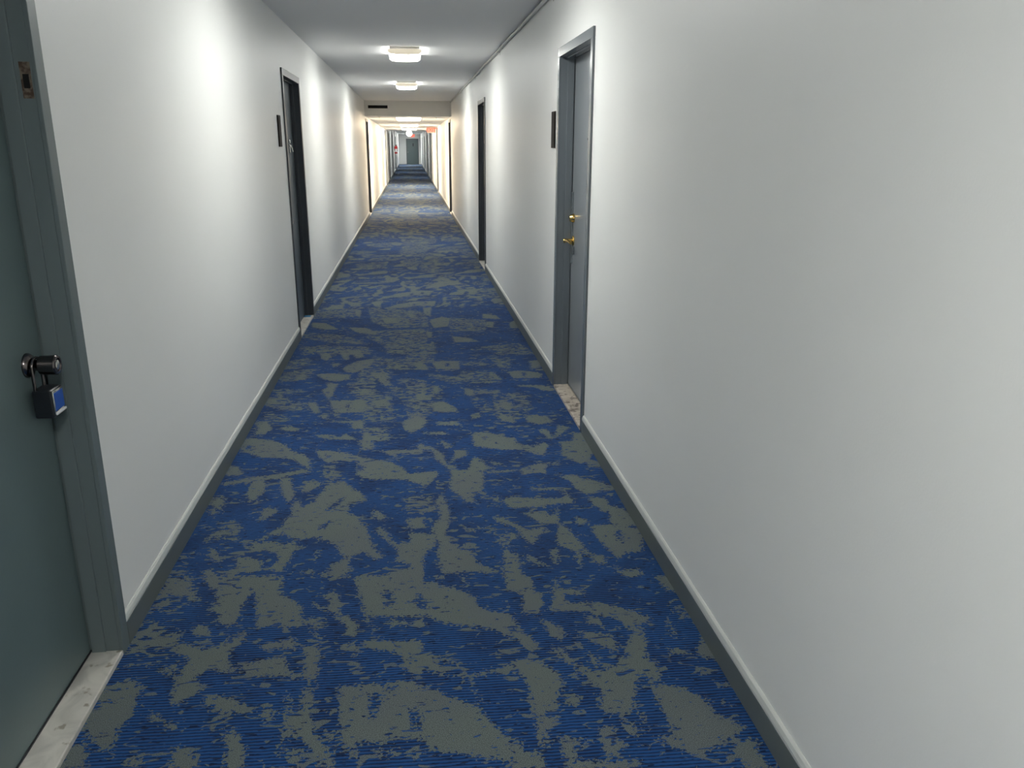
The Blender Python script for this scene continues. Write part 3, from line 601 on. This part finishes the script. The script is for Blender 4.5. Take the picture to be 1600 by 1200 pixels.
def make_door(n, s, y0, y1, style):
    W = XL if s < 0 else XR
    X = lambda d: W + s*d
    fm = {'near': 'frame_dull', 'brass': 'frame', 'dark': 'leaf_dark', 'far': 'frame'}[style]
    lm = {'near': 'leaf_dull', 'brass': 'leaf', 'dark': 'leaf_mid' if n == 3 else 'leaf_dark', 'far': 'leaf'}[style]
    t = thing('door_%d' % n, LABELS[n][0], 'door', (W, (y0+y1)/2, 0), kind='structure')
    D = .066 if n == 3 else .088
    SD = D-.006
    ft, ov, st = .052, .012, .040     # face width, face stand-off from the wall, depth where the stop begins
    b = MB(); i0, i1, zt = y0+ft, y1-ft, ZT-ft
    # face: two legs and head, mitred look by butting
    b.box(X(-ov), X(0), y0, i0, .0, zt, .002); b.box(X(-ov), X(0), i1, y1, .0, zt, .002)
    b.box(X(-ov), X(0), y0, y1, zt, ZT, .002)
    # rabbeted jamb: outer band then stop
    b.box(X(0), X(st), y0+OT, i0, 0, zt); b.box(X(0), X(st), i1, y1-OT, 0, zt); b.box(X(0), X(st), y0+OT, y1-OT, zt, ZT-OT)
    g = .007
    b.box(X(st), X(SD), y0+OT, i0+g, 0, zt, .002); b.box(X(st), X(SD), i1-g, y1-OT, 0, zt, .002); b.box(X(st), X(SD), y0+OT, y1-OT, zt-g, ZT-OT, .002)
    b.box(X(SD), X(.16), y0+OT, i0-.002, 0, zt); b.box(X(SD), X(.16), i1+.002, y1-OT, 0, zt); b.box(X(SD), X(.16), y0+OT, y1-OT, zt+.002, ZT-OT)
    b.build('door_frame', fm, t)
    lf = MB().box(X(D), X(D+.044), i0+.004, i1-.004, .022, zt-.004, .002).build('door_leaf', lm, t)
    # sill
    sl = MB(); sl.box(X(-.010), X(.16), i0, i1, -.01, .016, .004)
    sill = sl.build('sill', 'marble_worn' if n == 2 else 'marble', t)
    sill['label'] = 'stained worn marble sill' if n == 2 else 'pale marble sill'
    far = i1
    if style == 'brass':
        ly = i1-.075
        h = MB().lathe([(.030,0),(.031,.004),(.027,.010),(.014,.014),(.012,.040),(.014,.045),(.015,.060),(.012,.066),(0,.067)], (X(D), ly, .985), (-s,0,0)).build('lever_handle', 'brass', lf, smooth_=True)
        pts = [(X(D-.054), ly+.004, .985), (X(D-.056), ly-.02, .988), (X(D-.052), ly-.055, .990), (X(D-.047), ly-.09, .986), (X(D-.042), ly-.122, .980)]
        MB().tube(pts, [.010,.010,.0085,.0075,.006], 16).build('lever_arm', 'brass', h, smooth_=True)
        MB().lathe([(.028,0),(.028,.008),(.024,.016),(.020,.026),(.018,.030),(0,.031)], (X(D), ly, 1.125), (-s,0,0)).build('deadbolt', 'brass', lf, smooth_=True)
        b2 = MB(); b2.box(X(D-.006), X(D), i1-.048, i1-.010, .835, 1.285, .002); b2.box(X(D-.004), X(D), ly-.03, i1-.03, .90, .95, .002)
        lg = b2.build('latch_guard', 'frame', lf)
        b3 = MB()
        for z in (.86, .93, 1.04, 1.19, 1.26): b3.lathe([(.005,0),(.005,.002),(.002,.004),(0,.0042)], (X(D-.006), i1-.028, z), (-s,0,0), 10)
        b3.build('screw', 'chrome', lg, smooth_=True)
        b4 = MB(); b4.box(X(.030), X(.036), i1-.0015, i1, .83, 1.29)
        b4.build('strike_strip', 'frame', t)
        MB().lathe([(.009,0),(.010,.004),(.006,.006),(0,.0062)], (X(D), (i0+i1)/2, 1.60), (-s,0,0), 20).build('peephole', 'bronze', lf, smooth_=True)
        MB().box(X(D-.012), X(D), i0+.003, i1-.008, .020, .032, .002).build('door_sweep', 'chrome', lf)
        MB().box(X(.035), X(.095), i0+.015, i0+.055, .016, .0168).build('tape_scrap', 'tape', sill)
    elif style == 'near':
        ky, kz = 2.28, .982
        MB().lathe([(.034,0),(.034,.004),(.029,.012),(.020,.016),(.015,.019),(.015,.030),(.022,.033),(.026,.036),(.027,.070),(.0275,.077),(.025,.080),(.019,.0805),(.018,.077),(0,.0765)], (X(D), ky, kz), (-s,0,0), 40).build('door_knob', 'bronze', lf, smooth_=True)
        b5 = MB(); b5.lathe([(.013,0),(.013,.003),(.010,.004),(0,.0041)], (X(D-.0765), ky, kz), (-s,0,0), 24)
        b5.build('key_cylinder', 'chrome', lf, smooth_=True)
        # bare deadbolt strike cut into the frame
        b6 = MB(); yj = i1-.0005
        b6.box(X(.003), X(.030), yj-.001, yj+.001, 1.675, 1.765, .0008)
        sp = b6.build('strike_plate', M['rust'], t)
        b7 = MB(); b7.box(X(.009), X(.024), yj-.0016, yj, 1.700, 1.735); b7.build('bolt_hole', 'dark', sp)
        MB().box(X(D), X(D-.004), i0, i1, 0.018, .022).build('door_shoe', 'black', lf)
    elif style == 'dark':
        if n == 3:
            ky = (i0+i1)/2+.17
            b5 = MB(); b5.lathe([(.011,0),(.012,.008),(.007,.012),(0,.0125)], (X(D), ky, 1.59), (-s,0,0), 20)
            b5.build('peephole', 'chrome', lf, smooth_=True)
            kn = MB(); kn.box(X(D), X(D-.010), ky-.014, ky+.014, 1.495, 1.570, .004)
            kn = kn.build('door_knocker', 'chrome', lf)
            MB().tube([(X(D-.012), ky-.018, 1.56), (X(D-.022), ky-.022, 1.53), (X(D-.028), ky-.012, 1.505), (X(D-.028), ky+.012, 1.505), (X(D-.022), ky+.022, 1.53), (X(D-.012), ky+.018, 1.56)], .0045, 10).build('knocker_ring', 'chrome', kn, smooth_=True)
            MB().box(X(.01), X(.10), i1-.10, i1-.02, .016, .0168).build('tape_scrap', 'tape', sill)
        k = MB(); k.lathe([(.032,0),(.031,.006),(.013,.010),(.012,.034),(.024,.042),(.029,.054),(.025,.066),(.012,.072),(0,.073)], (X(D), i0+.07, .96), (-s,0,0), 24)
        if n not in (3, 4): k.build('door_knob', 'chrome', lf, smooth_=True)
        else: k.build('door_knob', 'bronze', lf, smooth_=True)
    else:
        k = MB(); k.lathe([(.032,0),(.031,.006),(.013,.010),(.012,.034),(.024,.042),(.029,.054),(.025,.066),(.012,.072),(0,.073)], (X(D), i0+.07, .96), (-s,0,0), 16)
        k.build('door_knob', 'chrome', lf, smooth_=True)
    return t
def rust():
    m, nt, b = newmat('rusty strike metal')
    v = mapping(nt)
    n1 = N(nt, 'ShaderNodeTexNoise'); n1.inputs['Scale'].default_value = 60; n1.inputs['Detail'].default_value = 5; L(nt, v, n1.inputs['Vector'])
    L(nt, mixc(nt, smooth(nt, n1.outputs['Fac'], .4, .6), (.20, .16, .12), (.08, .05, .035)), b.inputs['Base Color'])
    b.inputs['Roughness'].default_value = .6; b.inputs['Metallic'].default_value = .3
    return m
M['rust'] = rust()
for d in DOORS: make_door(*d)

# ------------------------------------------------------------ baseboards
def baseboard(side, name, label):
    W = XL if side < 0 else XR
    t = thing(name, label, 'baseboard', (W, 0, 0), kind='structure')
    g, wbd = MB(), MB()
    y = YB
    segs = []
    for (n, s, y0, y1, st) in sorted([d for d in DOORS if d[1] == side], key=lambda d: d[2]):
        segs.append((y, y0)); y = y1
    segs.append((y, YE))
    for a, c in segs:
        g.box(W-side*.013, W, a+.0005, c-.0005, 0, .083, .002)
        # bead: quarter-round on top of the board
        prof = [(0, .083), (.0115, .083), (.0115, .091), (.008, .104), (.003, .110), (0, .110)]
        A = [wbd.bm.verts.new((W-side*d, a+.0005, z)) for d, z in prof]; C = [wbd.bm.verts.new((W-side*d, c-.0005, z)) for d, z in prof]
        m = len(prof)
        for k in range(m): wbd.bm.faces.new((A[k], A[(k+1)%m], C[(k+1)%m], C[k]))
        wbd.bm.faces.new(A); wbd.bm.faces.new(C[::-1])
    g.build('board', 'grey_trim', t)['label'] = 'grey painted board'
    wbd.build('bead', 'bead', t)['label'] = 'white cap moulding'
baseboard(-1, 'baseboard_left', 'grey baseboard with white cap along the left wall')
baseboard(1, 'baseboard_right', 'grey baseboard with white cap along the right wall')

# ------------------------------------------------------------ ceiling, soffit, end walls
b = MB(); b.box(XL-.02, XR+.02, YB, YH+.02, ZC, ZC+.12)
b.box(XL-.02, XR+.02, YH+.42, YLOW1, ZLOW, ZLOW+.12)
b.box(XL-.02, XR+.02, YLOW1-.01, YLOW1+.10, ZLOW, 2.62)
b.box(XL-.02, XR+.02, YLOW1+.09, YE+.15, 2.50, 2.62)
tag(b.build('ceiling', 'ceiling'), 'plain painted corridor ceiling, lower beyond the soffit', 'ceiling', kind='structure')
b = MB(); b.box(XL-.01, XR+.01, YH, YH+.43, ZLOW-.002, ZC+.1)
tag(b.build('trim_1', 'wall'), 'boxed soffit across the corridor where the ceiling drops', 'soffit', kind='structure')
b = MB(); b.box(XL-.15, XR+.15, YE, YE+.15, -.05, 2.62)
tag(b.build('wall_end', 'wall'), 'white wall closing the far end of the corridor', 'wall', kind='structure')
b = MB(); b.box(XL-.15, XR+.15, YB-.15, YB, -.05, 2.62)
tag(b.build('wall_back', 'wall'), 'white wall behind the camera', 'wall', kind='structure')

# end door, face on
t = thing('door_16', 'grey steel door in the far end wall', 'door', (.2, YE, 0), kind='structure')
b = MB(); b.box(-.325, -.275, YE-.03, YE, 0, 2.06, .002); b.box(.675, .725, YE-.03, YE, 0, 2.06, .002); b.box(-.325, .725, YE-.03, YE, 2.06, 2.12, .002)
b.build('door_frame', 'leaf_dark', t)
lf = MB().box(-.272, .672, YE-.018, YE, .01, 2.055, .002).build('door_leaf', 'leaf_dull', t)
MB().box(.22, .31, YE-.024, YE-.018, 1.50, 1.74, .002).build('viewing_panel', 'black', lf)
MB().lathe([(.035,0),(.03,.01),(.013,.012),(.012,.04),(.03,.05),(.028,.07),(0,.075)], (-.20, YE-.018, 1.0), (0,-1,0), 16).build('door_knob', 'chrome', lf, smooth_=True)

# ------------------------------------------------------------ conduit in the top right corner
random.seed(4)
pts = []; y = YB+.05
while y < YH-.01:
    pts.append((XR-.017+random.uniform(-.0025,.0025), y, ZC-.020+random.uniform(-.003,.002))); y += .45
pts.append((XR-.017, YH-.001, ZC-.020))
t = thing('conduit', 'thin painted pipe running along the top corner of the right wall', 'pipe', (XR, 8, ZC))
MB().tube(pts, .013, 14).build('pipe', 'pipe', t, smooth_=True)
for k, y in enumerate((1.9, 5.2, 8.4, 11.6, 14.8, 17.9)):
    MB().lathe([(.0165,-.03),(.0175,-.028),(.0175,.028),(.0165,.03)], (XR-.0175, y, ZC-.020), (0,1,0), 16).build('coupling', 'pipe', t, smooth_=True)
    bb = MB(); bb.box(XR-.034, XR, y+.30, y+.322, ZC-.0365, ZC-.034); bb.box(XR-.002, XR, y+.30, y+.322, ZC-.062, ZC-.034); bb.build('strap', 'pipe', t)

# ------------------------------------------------------------ vent on the soffit
t = thing('air_vent', 'small dark slotted air vent on the soffit, left side', 'vent', (-.673, YH, 2.367))
x0, x1, z0, z1 = -.896, -.450, 2.325, 2.412
b = MB(); f = .012
b.box(x0, x1, YH-.008, YH, z0, z0+f, .002); b.box(x0, x1, YH-.008, YH, z1-f, z1, .002); b.box(x0, x0+f, YH-.008, YH, z0, z1, .002); b.box(x1-f, x1, YH-.008, YH, z0, z1, .002)
b.build('frame', 'wall', t)
MB().box(x0+f, x1-f, YH-.001, YH+.0005, z0+f, z1-f).build('backing', 'dark', t)
for k in range(4):
    z = z0+.024+k*.0135
    MB().box(x0+f, x1-f, YH-.007, YH-.001, z, z+.0025).build('slat', 'black', t)

# ------------------------------------------------------------ surface-mounted corridor lights
def lamp(y, strength, label, group):
    xc = -.025; LN = .72
    m = emit('lit lens', LAMP_COL, strength)
    t = thing('ceiling_light', label, 'ceiling light', (xc, y+LN/2, ZC if y < 20 else 2.50), group)
    zc = t.location.z
    b = MB(); b.box(xc-.150, xc+.150, y, y+LN, zc-.022, zc, .004)
    b.build('housing', 'white', t)
    # wraparound lens between two opaque end caps
    pr = [(-.160, -.022), (-.160, -.050), (-.135, -.066), (-.05, -.072), (.05, -.072), (.135, -.066), (.160, -.050), (.160, -.022)]
    def prism(pr, y0, y1, grow=0.):
        b = MB()
        A = [b.bm.verts.new((xc+a*(1+grow), y0, zc+c*(1+grow))) for a, c in pr]; B = [b.bm.verts.new((xc+a*(1+grow), y1, zc+c*(1+grow))) for a, c in pr]
        for k in range(len(pr)): q = (k+1) % len(pr); b.bm.faces.new((A[k], A[q], B[q], B[k]))
        b.bm.faces.new(A); b.bm.faces.new(B[::-1])
        return b
    prism(pr, y-.016, y+.002, .03).build('end_cap', 'cap', t); prism(pr, y+LN-.002, y+LN+.016, .03).build('end_cap', 'cap', t)
    # clear bottom, frosted sides
    prism([(-.135, -.045), (-.135, -.066), (-.05, -.072), (.05, -.072), (.135, -.066), (.135, -.045)], y, y+LN).build('lens', m, t)
    side = emit('lit frosted lens side', LAMP_COL, strength*.33)
    for q in (-1, 1):
        prism([(q*.160, -.022), (q*.160, -.050), (q*.1355, -.0655), (q*.1355, -.022)], y, y+LN).build('lens_side', side, t)
LL = ['lit ceiling light fixture above and behind the camera', 'lit ceiling light fixture overhead just above the picture frame', 'larger looking lit ceiling light, nearer of the two before the soffit', 'smaller looking lit ceiling light, the one nearest the soffit vent']
for (y, s), l in zip(LAMPS, LL): lamp(y, s, l, 'surface lights on the corridor ceiling')
FL = ['first lit ceiling light in the dim last stretch', 'second lit ceiling light in the dim last stretch', 'third lit ceiling light in the dim last stretch', 'last lit ceiling light before the end door']
for (y, s), l in zip(FAR_LAMPS, FL): lamp(y, s, l, 'surface lights on the far corridor ceiling')
TL = ['bright recessed light panel just beyond the soffit', 'middle bright recessed light panel in the warm low-ceiling stretch', 'farthest bright recessed light panel before the dim last stretch']
for (y, ln, s), l in zip(TROFFERS, TL):
    t = thing('light_panel', l, 'ceiling light', (-.01, y+ln/2, ZLOW), 'recessed light panels in the low ceiling')
    x0, x1, y1 = -.32, .295, y+ln
    b = MB(); f = .02
    b.box(x0, x1, y, y+f, ZLOW-.008, ZLOW, .002); b.box(x0, x1, y1-f, y1, ZLOW-.008, ZLOW, .002); b.box(x0, x0+f, y, y1, ZLOW-.008, ZLOW, .002); b.box(x1-f, x1, y, y1, ZLOW-.008, ZLOW, .002)
    b.build('frame', 'white', t)
    b = MB(); pr = [(x0+f, 0), (x0+f, -.012), (x0+.05, -.024), (x1-.05, -.024), (x1-f, -.012), (x1-f, 0)]
    A = [b.bm.verts.new((a, y+f, ZLOW+c)) for a, c in pr]; B = [b.bm.verts.new((a, y1-f, ZLOW+c)) for a, c in pr]
    for k in range(len(pr)): q = (k+1) % len(pr); b.bm.faces.new((A[k], A[q], B[q], B[k]))
    b.bm.faces.new(A); b.bm.faces.new(B[::-1])
    b.build('diffuser', emit('lit diffuser', WARM, s), t)

# globe light, smoke detector, sprinklers
t = thing('globe_light', 'round lit white globe light on the ceiling above the end door', 'ceiling light', (-.02, 35.6, ZLOW))
MB().lathe([(.07,0),(.07,.02),(.055,.035)], (-.02, 35.6, ZLOW), (0,0,-1), 24).build('base', 'white', t, smooth_=True)
prof = [(.06*1.0, .030)] + [(.118*math.sin(a), .140-.118*math.cos(a)) for a in [math.radians(d) for d in range(32, 181, 12)]] + [(0, .258)]
MB().lathe(prof, (-.02, 35.6, ZLOW), (0,0,-1), 32).build('globe', 'globe', t, smooth_=True)
o = MB().lathe([(.055,0),(.057,.02),(.05,.038),(.02,.045),(0,.045)], (.27, 35.0, ZLOW), (0,0,-1), 24).build('smoke_detector', 'white', None, (.27, 35.0, ZLOW), True)
tag(o, 'small white round smoke detector to the right of the globe light', 'smoke detector')
for x, l in ((-.664, 'small white sprinkler head on the low ceiling, left of the first panel'), (.607, 'small white sprinkler head on the low ceiling, right of the first panel')):
    t = thing('sprinkler_head', l, 'sprinkler', (x, 19.55, ZLOW), 'sprinkler heads past the soffit')
    MB().lathe([(.035,0),(.033,.006),(.012,.008)], (x, 19.55, ZLOW), (0,0,-1), 20).build('escutcheon', 'white', t, smooth_=True)
    MB().lathe([(.008,.006),(.008,.025),(.018,.027),(.018,.029),(0,.030)], (x, 19.55, ZLOW), (0,0,-1), 14).build('deflector', 'chrome', t, smooth_=True)

# ------------------------------------------------------------ exit signs
def text_mesh(body, size, name, mat, parent, loc):
    cu = bpy.data.curves.new(name, 'FONT'); cu.body = body; cu.size = size; cu.extrude = .0015; cu.align_x = 'CENTER'; cu.align_y = 'CENTER'; cu.offset = .002
    tmp = bpy.data.objects.new('tmp', cu); COL.objects.link(tmp)
    dg = bpy.context.evaluated_depsgraph_get(); dg.update()
    me = bpy.data.meshes.new_from_object(tmp.evaluated_get(dg)); bpy.data.objects.remove(tmp)
    me.transform(Matrix.Translation(loc) @ Matrix.Rotation(math.pi/2, 4, 'X')); me.name = name
    me.materials.clear(); me.materials.append(M[mat])
    ob = bpy.data.objects.new(name, me); COL.objects.link(ob); ob.parent = parent
    me.transform(Matrix.Translation(-Vector(parent['_o'])))
    return ob
def exit_sign(xc, y, zc, w_, h_, ztop, label):
    t = thing('exit_sign', label, 'exit sign', (xc, y, zc), 'red exit signs')
    MB().box(xc-w_/2, xc+w_/2, y, y+.05, zc-h_/2, zc+h_/2, .006).build('housing', 'exit_case', t)
    MB().box(xc-w_/2+.014, xc+w_/2-.014, y-.003, y+.001, zc-h_/2+.014, zc+h_/2-.014, .001).build('face', 'exit_face', t)
    text_mesh('EXIT', .165, 'lettering', 'exit_letter', t, Vector((xc, y-.005, zc)))
    b = MB(); b.box(xc-.06, xc+.06, y+.005, y+.045, ztop-.012, ztop, .002); b.box(xc-.012, xc+.012, y+.015, y+.035, zc+h_/2-.002, ztop-.006); b.build('canopy', 'exit_case', t)
exit_sign(.745, 29.5, 2.075, .30, .19, ZLOW, 'nearer red exit sign hanging by the right wall in the warm lit stretch')
exit_sign(.16, 54, 2.15, .31, .20, 2.50, 'farther red exit sign hanging above the end door')

# ------------------------------------------------------------ room number plates
def plate(side, y, z, label, w_=.125, h_=.225):
    W = XL if side < 0 else XR
    t = thing('room_sign', label, 'sign', (W, y, z), 'brown room signs')
    MB().box(W-side*.009, W, y-w_/2, y+w_/2, z-h_/2, z+h_/2, .0025).build('plate', 'plate', t)
    MB().box(W-side*.0105, W-side*.0085, y-w_/2+.012, y+w_/2-.012, z-h_/2+.012, z+h_/2-.012, .0008).build('insert', 'plate', t)
plate(1, 5.41, 1.661, 'dark brown sign plate beyond the brass-lever door on the right wall')
plate(-1, 6.50, 1.661, 'dark brown sign plate beside the knocker door on the left wall')

# ------------------------------------------------------------ lockbox hanging on the near knob
t = thing('key_lockbox', 'black key lockbox with blue label hanging from the door knob', 'lockbox', (-1.0, 2.28, .90))
b = MB(); b.box(-1.040, -.990, 2.245, 2.318, .838, .918, .007, 3); b.build('body', 'black', t, smooth_=True)
b = MB(); b.box(-.9905, -.9860, 2.249, 2.314, .846, .914, .003); fc = b.build('front_cover', 'chrome', t, smooth_=True)
MB().box(-.9862, -.9850, 2.254, 2.309, .858, .908, .001).build('label', 'blue', fc)
MB().box(-.9862, -.9825, 2.250, 2.313, .847, .853, .001).build('slide', 'white', t)
pts = [(-1.031, 2.252, .915), (-1.031, 2.252, .95)] + [(-1.031, 2.28-.028*math.cos(a), .975+.028*math.sin(a)) for a in [math.radians(q) for q in range(0, 181, 20)]] + [(-1.031, 2.308, .95), (-1.031, 2.308, .915)]
MB().tube(pts, .0042, 12).build('shackle', 'bronze', t, smooth_=True)

# ------------------------------------------------------------ fire extinguisher on the far left wall
W = XL; yy = 52.0
t = thing('fire_extinguisher', 'red fire extinguisher mounted on the far left wall', 'fire extinguisher', (W+.10, yy, 1.1))
MB().lathe([(.075,0),(.085,.02),(.085,.36),(.07,.42),(.03,.45)], (W+.11, yy, 1.08), (0,0,1), 24).build('cylinder', 'red', t, smooth_=True)
MB().lathe([(.0862,.10),(.0862,.28)], (W+.11, yy, 1.08), (0,0,1), 24, False).build('label', 'white', t, smooth_=True)
b = MB(); b.box(W+.09, W+.13, yy-.02, yy+.02, 1.52, 1.575, .004); b.box(W+.07, W+.19, yy-.012, yy+.012, 1.575, 1.595, .003); b.build('valve', 'black', t)
MB().tube([(W+.13, yy-.02, 1.54), (W+.19, yy-.05, 1.52), (W+.21, yy-.06, 1.40), (W+.20, yy-.06, 1.22)], [.012,.012,.012,.018], 10).build('hose', 'black', t, smooth_=True)
MB().box(W, W+.03, yy-.03, yy+.03, 1.25, 1.5, .002).build('bracket', 'black', t)

for o in bpy.data.objects:
    if '_o' in o: del o['_o']
